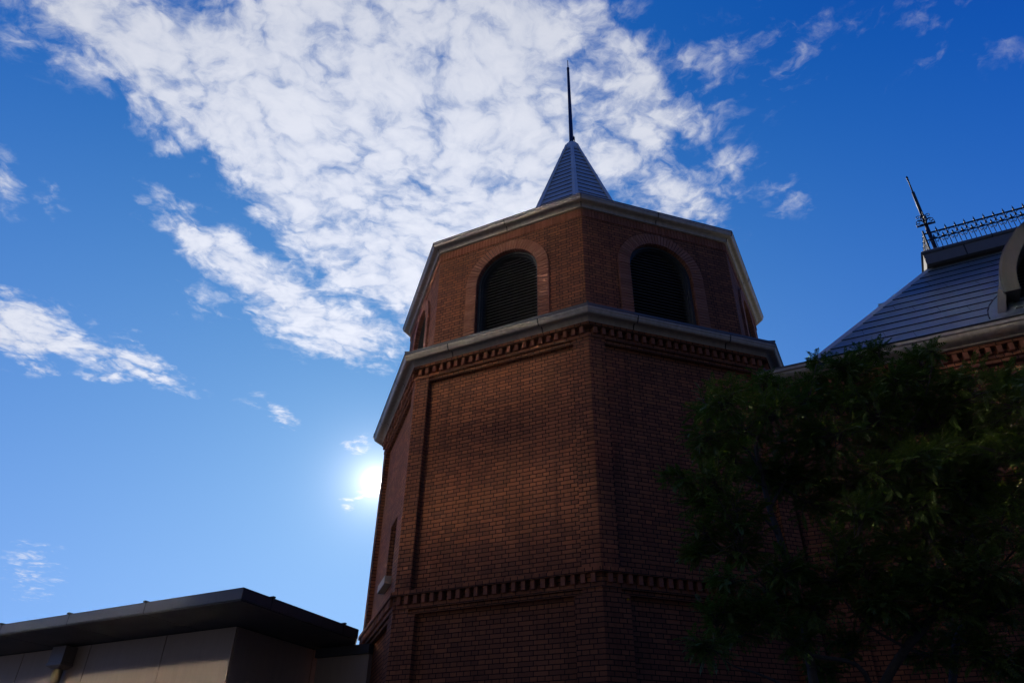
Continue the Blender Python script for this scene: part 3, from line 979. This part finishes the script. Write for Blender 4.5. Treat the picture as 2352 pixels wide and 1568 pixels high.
# round arched dormer at the eave
DC, DZ, DR = 5.58, 0.525, 1.505
BF = 0.05
hd_ = MB()
def arc_pts(r, b, n=40, a0=-0.30, ):
    # from the left cut end (16 degrees above level) over the top to the right one
    s0 = math.pi; s1 = 0.0
    return [B(DC + r * math.cos(s0 + (s1 - s0) * i / n), b, DZ + r * math.sin(s0 + (s1 - s0) * i / n)) for i in range(n + 1)]
o0, i0 = arc_pts(DR, BF), arc_pts(DR - .225, BF)
o1, i1 = arc_pts(DR, 2.4), arc_pts(DR - .225, 0.55)
for j in range(40):
    hd_.face([i0[j], i0[j + 1], o0[j + 1], o0[j]])
hd_.loft([o0, o1], 1, False, False, True)
hd_.loft([i0, i1], 0, False, False, True)
for e in (0, 40):
    hd_.face([o0[e], i0[e], i1[e], B(DC + (DR if e else -DR), .55, DZ)])
ee = arc_pts(DR + .018, BF - .012); e2 = arc_pts(DR + .018, .25); e3 = arc_pts(DR - .02, BF - .012)
hd_.loft([e3, ee], 1, False, False, False); hd_.loft([ee, e2], 1, False, False, True); 
dorm = hd_.build('arched_dormer', [M_DORM, M_FLASH], house, HUV)
for sg in (-1, 1):
    jm = MB()
    poly = [B(DC + sg * q[0], BF + .06, q[1]) for q in ((1.760, 0.0), (1.67, .34), (1.565, .66), (1.475, .56), (1.56, .30), (1.635, 0.0))]
    jm.prism(poly, IN * 1.2)
    jm.build('dormer_jamb', M_PANELG, dorm)
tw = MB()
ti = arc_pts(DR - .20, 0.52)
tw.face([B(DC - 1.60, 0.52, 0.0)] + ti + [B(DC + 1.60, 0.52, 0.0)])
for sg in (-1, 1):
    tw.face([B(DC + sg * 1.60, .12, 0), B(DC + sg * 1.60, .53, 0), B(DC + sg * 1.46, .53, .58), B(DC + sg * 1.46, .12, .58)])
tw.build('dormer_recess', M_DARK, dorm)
lv = MB()
z = 0.10
while z < DZ + DR - .3:
    hw = 1.22 if z < DZ + .3 else math.sqrt(max(0.01, (DR - .26) ** 2 - (z - DZ) ** 2))
    lv.cbox(B(DC, 0.47, z), U * hw, IN * .03 + ZV * .02, ZV * .004 + IN * .002)
    z += 0.06
lv.build('dormer_louvre', M_LOUV, dorm)
fl = MB()
pp_ = [(3.715, 0.03), (3.73, .12), (3.78, .28), (3.87, .45), (4.0, .62), (4.12, .74)]
for (a0, b0), (a1, b1) in zip(pp_[:-1], pp_[1:]):
    q0, q1 = B(a0, b0, .02 + SL * b0) + nrm * .032, B(a1, b1, .02 + SL * b1) + nrm * .032
    fl.tube([q0, q1], 0.010, 5)
q_ = [B(a, b, .02 + SL * b) + nrm * .028 for a, b in pp_] + [B(4.30, .75, .02 + SL * .75) + nrm * .028, B(4.1, .03, .02 + SL * .03) + nrm * .028]
fl.face(q_, 1)
fl.build('dormer_flashing', [M_JOINT, M_SLATE], dorm)

# ================================================================== the flat roofed panel building on the left
LC = Vector((-3.96594, 11.09194, 0))
DL = -Vector((math.cos(R(-28.4)), math.sin(R(-28.4)), 0)); DR_ = Vector((math.cos(R(65.85)), math.sin(R(65.85)), 0))
ZF, ZBt, OH = 2.85 + ZO, 2.682 + ZO, 1.246


def Lp(l, r, z): return Vector((LC.x, LC.y, 0)) + DL * l + DR_ * r + ZV * z


pav = thing('panel_building', 'low flat roofed building with warm grey panels and a charcoal overhanging roof edge', 'building', (Lp(5, 5, 0).x, Lp(5, 5, 0).y, 0))
LL, LR = 13.0, 3.06
RE = OH + 3.36
slab = [(0, 0), (0, 3.07), (OH, RE), (LL, RE), (LL, 0)]
sb = MB()
sb.prism([Lp(l, r, ZBt) for l, r in slab], ZV * (ZF - ZBt))
rf_ = sb.build('roof_edge', M_FASC, pav)
sf = MB(); sf.prism([Lp(l, r, ZBt - .02) for l, r in [(.02, .02), (.02, 3.05), (OH, RE - .02), (LL - .02, RE - .02), (LL - .02, .02)]], ZV * .017)
sf.build('soffit', M_SOFF, rf_)
for l in (2.142, 4.07, 6.0, 7.9, 9.8, 11.7):
    jj = MB()
    jj.obox(Lp(l - .009, -.004, ZBt - .006), DL * .018, DR_ * .2, ZV * (ZF - ZBt + .012))
    jj.cbox(Lp(l, .02, ZF + .006), DL * .028, DR_ * .06, ZV * .012)
    jj.obox(Lp(l - .005, 0.05, ZBt - .024), DL * .010, DR_ * 1.16, ZV * .006)
    jj.build('edge_joint', M_JOINT, rf_)
for r_ in (0.666, 2.602):
    jj = MB()
    jj.obox(Lp(-.004, r_ - .009, ZBt - .006), DL * .2, DR_ * .018, ZV * (ZF - ZBt + .012))
    jj.cbox(Lp(.02, r_, ZF + .006), DL * .06, DR_ * .028, ZV * .012)
    jj.build('edge_joint', M_JOINT, rf_)
core = MB()
core.obox(Lp(OH + .03, OH + .03, 0), DL * (LL - OH - .1), DR_ * 3.30, ZV * (ZBt - .03))
core.build('inner_wall', M_JOINT, pav)
pl_ = MB()
ls = [0.0] + [1.695 + 2.06 * i for i in range(6)]
for a, b_ in zip(ls[:-1], ls[1:]):
    pl_.obox(Lp(OH + a + .010, OH, 0), DL * (b_ - a - .020), DR_ * .026, ZV * (ZBt - .035))
rs = [0.0, 2.114, 3.37]
pl_.obox(Lp(OH - .0, OH + .032, 0), DL * .026, DR_ * (2.114 - .040), ZV * (ZBt - .035))
for a, b_ in zip(rs[1:-1], rs[2:]):
    pl_.obox(Lp(OH, OH + a + .010, 0), DL * .026, DR_ * (b_ - a - .020), ZV * (ZBt - .035))
pl_.build('wall_panels', M_PANEL, pav)
# rainwater head and pipe
hb = MB()
def hbox(l0, l1, r0, r1, z0, z1): hb.obox(Lp(OH + l0, OH - r1, z0 + ZO), DL * (l1 - l0), DR_ * (r1 - r0), ZV * (z1 - z0))
cl = 4.33
def sq(hl, r0, r1, z): return [Lp(OH + cl - hl, OH - r0, z + ZO), Lp(OH + cl + hl, OH - r0, z + ZO), Lp(OH + cl + hl, OH - r1, z + ZO), Lp(OH + cl - hl, OH - r1, z + ZO)]
hb.loft([sq(.20, .003, .26, 2.62), sq(.20, .003, .26, 2.34), sq(.215, .003, .275, 2.33), sq(.215, .003, .275, 2.29), sq(.10, .04, .22, 2.235)], smooth=False)
head = hb.build('rainwater_head', M_PIPE, pav)
pp2 = MB(); pp2.tube([Lp(OH + cl, OH - .13, .05), Lp(OH + cl, OH - .13, 2.26 + ZO)], .088, 16)
for z in (1.0, 2.2, 3.2):
    pp2.tube([Lp(OH + cl, OH - .13, z), Lp(OH + cl, OH - .13, z + .05)], .096, 16)
pp2.build('rainwater_pipe', M_PIPE, head)

# short link wall between that building and the tower
lk = thing('link_wall', 'short grey rendered wall with a dark cap in the corner beside the tower', 'wall', (-2.75, 14.3, 0))
a_ = Vector((-2.50, 14.05, 0)); dirl = Vector((-0.80, 0.42, 0)).normalized(); nl = Vector((dirl.y, -dirl.x, 0))
if nl.y > 0: nl = -nl
w_ = MB(); w_.obox(a_, dirl * 1.2, -nl * .25, ZV * (2.47 + ZO))
w_.build('wall', M_PANEL, lk)
w_ = MB(); w_.obox(a_ + nl * .05 - dirl * .02 + ZV * (2.475 + ZO), dirl * 1.24, -nl * .35, ZV * .16)
w_.build('wall_cap', M_FASC, lk)

# ================================================================== trees
STEMS = [[0,0.085,[[2.91,7.45,2.71],[2.92,7.45,3.46],[2.86,7.47,4.13],[2.82,7.49,4.44],[2.79,7.45,4.82],[2.77,7.4,5.16],[2.9,7.35,5.44],[3.03,7.41,5.81],[3.08,7.49,6.22]]],[0,0.03,[[2.79,7.44,4.82],[2.68,7.38,5.04],[2.49,7.28,5.13],[2.29,7.25,5.17],[2.18,7.17,5.34]]],[0,0.022,[[2.8,7.44,4.67],[2.64,7.34,4.7],[2.41,7.21,4.78],[2.1,7.2,4.71],[1.82,7.17,4.63]]],[0,0.03,[[2.86,7.47,4.13],[2.61,7.35,4.39],[2.32,7.24,4.41],[2.05,7.21,4.31]]],[0,0.035,[[2.82,7.49,4.44],[3.14,7.58,4.89],[3.34,7.6,5.25],[3.59,7.6,5.86],[3.75,7.52,6.32]]],[0,0.03,[[2.92,7.45,3.46],[2.56,7.26,3.53],[2.31,7.13,3.74],[2.11,7.09,3.85]]],[1,0.09,[[3.54,7.62,2.45],[3.64,7.57,2.74],[3.88,7.45,3.04],[4.11,7.33,3.27],[4.28,7.29,3.55],[4.36,7.29,3.85],[4.32,7.32,4.22],[4.28,7.34,4.47],[4.28,7.34,4.81],[4.37,7.29,5.25],[4.49,7.21,5.66],[4.52,7.2,6.1]]],[1,0.045,[[4.27,7.35,4.45],[4.04,7.37,4.81],[3.83,7.37,5.08],[3.65,7.45,5.51],[3.93,7.42,6.05],[4.12,7.32,6.35]]],[1,0.05,[[3.56,7.61,2.54],[3.33,7.38,2.86],[2.86,7.26,2.93],[2.57,7.15,3.08],[2.37,7.12,3.2],[2.03,7.12,3.24]]],[1,0.025,[[2.86,7.26,2.93],[2.61,7.24,3.19],[2.63,7.24,3.38],[2.56,7.26,3.53]]],[1,0.03,[[3.88,7.45,3.04],[3.51,7.3,3.19],[3.31,7.28,3.42],[3.21,7.22,3.65]]],[1,0.03,[[2.85,7.05,2.46],[2.29,6.93,2.68],[2.02,6.91,2.76],[1.85,6.96,2.89]]],[1,0.03,[[4.11,7.33,3.27],[4.32,7.09,3.3],[4.56,6.94,3.59]]],[1,0.03,[[4.37,7.29,5.25],[4.68,7.21,5.6],[4.86,7.09,6.01],[4.94,7.04,6.36]]],[1,0.03,[[4.32,7.32,4.22],[4.08,7.34,4.48],[3.91,7.32,4.7]]],[2,0.08,[[4.33,7.89,2.49],[4.44,7.83,2.79],[4.59,7.74,3.22],[4.82,7.6,3.45],[4.91,7.54,3.66],[4.95,7.52,4.03],[4.99,7.49,4.5],[5.15,7.38,4.99],[5.45,7.29,5.59],[5.64,7.14,5.95]]],[2,0.04,[[4.95,7.52,4.03],[5.1,7.17,4.27],[5.26,6.93,4.56],[5.5,6.74,5.0],[5.59,6.67,5.41]]],[2,0.035,[[4.91,7.54,3.66],[5.09,7.18,3.92],[5.29,6.9,4.09]]],[2,0.035,[[4.99,7.49,4.5],[4.81,7.37,4.83],[4.87,7.33,5.27],[5.08,7.19,5.79]]],[2,0.03,[[4.59,7.74,3.22],[4.61,7.38,2.97],[4.68,7.09,2.83]]]]
CLUMPS = [[1,4.2,6.95,4.78,0.28],[2,4.63,7.17,4.95,0.29],[2,5.0,7.48,4.72,0.3],[1,4.23,7.39,4.53,0.26],[2,4.61,7.29,4.33,0.26],[1,4.31,7.21,4.38,0.22],[2,5.23,7.25,4.78,0.3],[2,4.85,6.96,4.03,0.25],[1,4.29,7.5,5.22,0.27],[1,3.59,7.08,4.26,0.21],[2,5.21,7.29,5.33,0.28],[1,3.95,7.37,3.26,0.23],[1,4.17,7.06,3.33,0.22],[2,4.91,7.57,3.39,0.28],[1,3.32,7.54,3.07,0.18],[1,4.21,7.63,3.0,0.17],[2,4.48,7.2,2.95,0.23],[1,2.73,7.16,3.03,0.14],[1,2.24,7.27,3.09,0.14],[1,3.56,7.04,3.36,0.2],[2,4.82,7.06,3.44,0.26],[1,4.28,7.67,3.71,0.22],[0,2.65,7.0,3.63,0.19],[1,2.31,6.93,3.2,0.15],[2,4.99,7.8,4.2,0.27],[1,3.42,7.14,3.94,0.23],[1,4.03,7.4,4.03,0.22],[0,2.81,7.62,4.9,0.22],[1,4.25,6.87,3.59,0.18],[0,2.29,7.26,5.55,0.23],[0,2.13,7.14,5.07,0.25],[0,2.35,6.72,5.35,0.24],[0,3.02,7.49,5.94,0.23],[0,2.69,7.53,5.4,0.33],[0,2.97,7.01,5.4,0.32],[0,1.8,7.23,4.64,0.13],[0,2.11,6.98,4.56,0.24],[0,2.1,7.35,4.39,0.22],[0,2.03,7.35,4.12,0.17],[0,2.29,6.96,4.2,0.26],[0,1.93,7.37,3.88,0.11],[0,2.36,7.2,3.94,0.27],[0,3.17,7.67,4.86,0.33],[0,3.42,7.79,5.31,0.38],[0,3.54,7.5,5.81,0.28],[0,3.75,7.69,6.16,0.12],[0,3.88,7.73,6.47,0.06],[1,3.81,7.07,6.0,0.13],[1,4.36,7.45,6.35,0.14],[1,4.35,7.15,6.31,0.07],[1,4.01,7.31,5.92,0.28],[1,4.27,6.96,5.78,0.19],[1,4.82,7.25,6.21,0.15],[1,4.8,6.87,6.12,0.08],[1,4.88,7.38,5.98,0.29],[2,4.96,6.99,5.77,0.13],[2,5.17,7.12,5.63,0.39],[2,5.59,7.01,5.78,0.21],[2,5.43,6.85,5.36,0.39],[1,4.07,7.13,5.41,0.43],[1,3.54,7.17,5.17,0.36],[2,4.8,7.55,5.45,0.47],[2,5.27,7.48,5.19,0.47],[2,5.31,6.89,4.83,0.38],[0,3.52,7.72,4.53,0.25],[1,3.88,7.13,4.71,0.32],[1,3.97,7.66,4.4,0.29],[2,4.49,7.2,4.6,0.3],[2,5.32,7.65,4.65,0.4],[2,5.25,7.12,4.31,0.31],[1,3.21,7.26,3.61,0.23],[0,2.91,7.48,3.77,0.18],[1,3.61,7.23,3.71,0.22],[1,4.44,7.46,4.05,0.24],[1,4.06,6.94,3.49,0.1],[1,4.48,6.8,3.6,0.22],[0,2.06,6.81,3.45,0.17],[1,1.91,6.84,3.18,0.19],[1,1.74,6.7,2.87,0.15],[0,2.63,7.49,3.51,0.23],[1,2.47,6.93,3.16,0.13],[0,2.96,7.2,3.35,0.2],[1,3.55,7.22,3.29,0.15],[2,4.72,7.93,3.26,0.17],[2,4.86,7.36,2.88,0.19],[0,3.02,7.54,2.83,0.12],[2,5.49,6.39,5.41,0.24],[2,5.57,6.67,5.02,0.36],[2,5.5,6.89,4.5,0.36],[2,4.98,6.63,3.75,0.27],[1,4.52,7.31,5.72,0.3],[1,3.91,7.26,5.61,0.29],[2,4.98,7.28,5.51,0.31],[2,5.53,7.33,5.35,0.32],[0,3.33,7.59,4.8,0.25],[0,2.33,7.2,4.92,0.23],[1,3.68,7.43,4.74,0.22],[1,3.97,7.19,3.78,0.18],[1,3.72,7.14,3.51,0.18]]
TREES = [('slender_tree', 'slender multi branched tree with feathery leaves in front of the tower', (3.0, 7.6, 0)),
         ('leafy_tree', 'widest dark green tree with a forked pale trunk below the mansard roof', (3.75, 7.6, 0)),
         ('tall_tree', 'dark tree with curved stems at the right edge of the frame', (4.95, 7.6, 0))]


def smooth_path(pts, sub=5):
    """Catmull-Rom through points"""
    p = [Vector(q) for q in pts]; p = [p[0] * 2 - p[1]] + p + [p[-1] * 2 - p[-2]]
    out = []
    for i in range(1, len(p) - 2):
        for s in range(sub):
            t = s / sub; a, b_, c, d = p[i - 1], p[i], p[i + 1], p[i + 2]
            out.append(0.5 * ((2 * b_) + (c - a) * t + (2 * a - 5 * b_ + 4 * c - d) * t * t + (3 * b_ - a - 3 * c + d) * t ** 3))
    out.append(p[-2]); return out


def leaf_template():
    """one pinnate leaf, about 1 long: rachis along +X with paired leaflets; returns list of quads"""
    quads = []
    def leaflet(o, ang, ln, wd, droop):
        ca, sa = math.cos(ang), math.sin(ang)
        def P(x, y, z): return (o + x * ca - y * sa, x * sa + y * ca, z)
        quads.append([P(0, 0, 0), P(ln * .42, -wd, -droop * .3), P(ln, 0, -droop), P(ln * .42, wd, -droop * .3)])
    npair = 6
    for i in range(npair):
        o = 0.20 + 0.70 * i / (npair - 1)
        ln = 0.25 * (1 - .25 * abs(i - 2.2) / 3)
        for sg in (-1, 1):
            leaflet(o, sg * R(62 - 3 * i), ln, 0.052, 0.05)
    leaflet(0.93, 0, 0.25, 0.052, 0.08)
    w = 0.006
    quads.append([(0, -w, 0), (.93, -w * .6, 0.0), (.93, w * .6, 0), (0, w, 0)])
    return np.array(quads)


LEAF = leaf_template()


def build_leaves(name, leaves, parent):
    """leaves: list of (position, direction, up, length)"""
    nq = len(LEAF); n = len(leaves)
    V = np.empty((n, nq, 4, 3), dtype=np.float64)
    off = np.array(parent.location)
    for i, (p, d, up, ln) in enumerate(leaves):
        x = np.array(d); y = np.cross(np.array(up), x); y /= (np.linalg.norm(y) + 1e-9); zz = np.cross(x, y)
        q = LEAF.copy()
        q[..., 2] -= 0.22 * q[..., 0] ** 2                     # leaf arches down
        V[i] = (q[..., 0:1] * x + q[..., 1:2] * y + q[..., 2:3] * zz) * ln + np.array(p) - off
    V = V.reshape(-1, 3)
    me = bpy.data.meshes.new(name)
    nf = n * nq
    me.vertices.add(nf * 4); me.vertices.foreach_set('co', V.ravel())
    me.loops.add(nf * 4); me.loops.foreach_set('vertex_index', np.arange(nf * 4, dtype=np.int32))
    me.polygons.add(nf); me.polygons.foreach_set('loop_start', np.arange(nf, dtype=np.int32) * 4)
    me.polygons.foreach_set('loop_total', np.full(nf, 4, dtype=np.int32))
    me.materials.append(M_LEAF)
    me.update(calc_edges=True)
    o = bpy.data.objects.new(name, me); col.objects.link(o); o.parent = parent
    return o


rng = random.Random(5)
paths = [(ti, r, smooth_path(pl)) for ti, r, pl in STEMS]
for ti, (nm, lab, loc) in enumerate(TREES):
    root = thing(nm, lab, 'tree', loc, 'leafy trees in front of the brick wall')
    tk = MB(); nodes = []
    mine = [q for q in paths if q[0] == ti]
    for j, (_, r, path) in enumerate(mine):
        n_ = len(path)
        if path[0].z < 3.2 and j == 0:
            g0 = Vector((loc[0], loc[1], 0)); path = [g0, g0.lerp(path[0], .5) + Vector((.04, 0, 0))] + path; n_ += 2
        elif path[0].z < 2.6:
            g0 = Vector((loc[0] + rng.uniform(-.15, .15), loc[1] + rng.uniform(-.1, .1), 0.0)); path = [g0] + path; n_ += 1
        rad = [max(0.005, .58 * r * (1 - .82 * (i / (n_ - 1)) ** .8)) for i in range(n_)]
        tk.tube(path, rad, 9)
        for i in range(3, n_): nodes.append((path[i], rad[i]))
    leaves = []
    for (tj, x, y, z, cr) in CLUMPS:
        if tj != ti: continue
        cpos = Vector((x, y, z))
        near = sorted(nodes, key=lambda q: (q[0] - cpos).length + max(0, q[0].z - z) * .8)[:3]
        st, sr = near[0]
        mid = st.lerp(cpos, .5) + Vector((rng.uniform(-.08, .08), rng.uniform(-.08, .08), rng.uniform(-.10, .02)))
        bp = smooth_path([st, mid, cpos], 4)
        tk.tube(bp, [max(.004, min(sr * .6, .016) * (1 - .7 * i / (len(bp) - 1))) for i in range(len(bp))], 5)
        cr *= 1.12; ntw = max(8, int(105 * cr))
        for _ in range(ntw):
            v = Vector((rng.gauss(0, 1), rng.gauss(0, 1), rng.gauss(0.25, .8))).normalized()
            L_ = cr * (0.45 + .75 * rng.random())
            s0 = bp[rng.randrange(len(bp) // 2, len(bp))]
            e0_ = cpos + Vector((v.x * L_, v.y * L_ * .9, v.z * L_ * .78))
            mid = s0.lerp(e0_, .55) + Vector((0, 0, .05 * cr)) + Vector((rng.uniform(-.03, .03), rng.uniform(-.03, .03), 0))
            tp = smooth_path([s0, mid, e0_], 3)
            tk.tube(tp, [.0055, .005, .0045, .004, .0035, .003, .0022][:len(tp)], 4)
            tdir = (e0_ - s0).normalized()
            nl_ = 8
            for li in range(nl_):
                f_ = .35 + .65 * (li + .5) / nl_
                ii = f_ * (len(tp) - 1); i0_ = min(int(ii), len(tp) - 2)
                p = tp[i0_].lerp(tp[i0_ + 1], ii - i0_)
                dv = (tdir * (.55 if li < nl_ - 2 else 1.1) + Vector((rng.gauss(0, .6), rng.gauss(0, .6), rng.gauss(.05, .35)))).normalized()
                up = Vector((rng.gauss(0, .35), rng.gauss(0, .35), 1)).normalized()
                leaves.append((p, dv, up, rng.uniform(.10, .17)))
    tk.build('trunk', M_BARK, root)
    build_leaves('crown', leaves, root)

# ================================================================== reflecting building across the street, and an added light blocker (behind the camera)
GM = plain('tinted_mirror_glass', (0.55, 0.52, 0.47), 0.115, 1.0, 0.04, 0.3)
MC = plain('dull_concrete', (0.09, 0.085, 0.08), 0.85, 0.0, 0.12, 0.8)
gb = thing('glass_fronted_building', 'tall pale building across the street with bands of sun reflecting windows', 'building', (-13.5, -1.5, 0))
mN = Vector((0.358, 0.934, 0)); mT = Vector((0.934, -0.358, 0)); G0 = Vector((-13.2, 1.4, 0))
w_ = MB(); w_.obox(G0 - mT * 12 - mN * 8, mT * 24, mN * 8, ZV * 21)
w_.build('wall', MC, gb)
for (z0, z1, cols) in ((9.4, 11.2, (-3, -2, -1, 0, 6, 7)), (11.9, 13.0, (-3, -2, -1, 0, 1, 2, 3, 6, 7)), (14.1, 15.3, (-1, 0, 1, 2, 3, 6, 7, 8)), (16.15, 17.5, (-1, 0, 1, 2, 3, 6, 7, 8)), (17.85, 19.0, (-1, 0, 1, 2, 3))):
    for i in cols:
        gl = MB()
        l0 = -5.4 + i * 1.8
        gl.obox(G0 + mT * l0 + ZV * z0 + mN * .002, mT * 1.66, mN * .03, ZV * (z1 - z0))
        gl.build('mirror_window', GM, gb)
ob = thing('added_light_blocker', 'unseen dark block added behind the viewpoint to cut light on the tower', 'building', (9, -9, 0))
w_ = MB(); w_.obox((2.5, -14, 0), (18, 5, 0), (-1.6, 6, 0), (0, 0, 17))  # unseen block, added to keep skylight off the tower's right face and lower right
wl = w_.build('wall', plain('dark_blocker', (0.035, 0.033, 0.032), 0.8), ob)
for r_ in range(5):
    for i in range(7):
        gl = MB()
        o = Vector((2.5, -14, 0)) + Vector((-1.6, 6, 0)) + Vector((18, 5, 0)) * ((i + .3) / 7.2) + ZV * (1.2 + 3.1 * r_)
        gl.obox(o + Vector((-.01, .04, 0)), Vector((18, 5, 0)).normalized() * 1.2, Vector((-.05, .18, 0)), ZV * 1.7)
        gl.build('window', M_GLASS, ob)  # panes on the added block, out of view
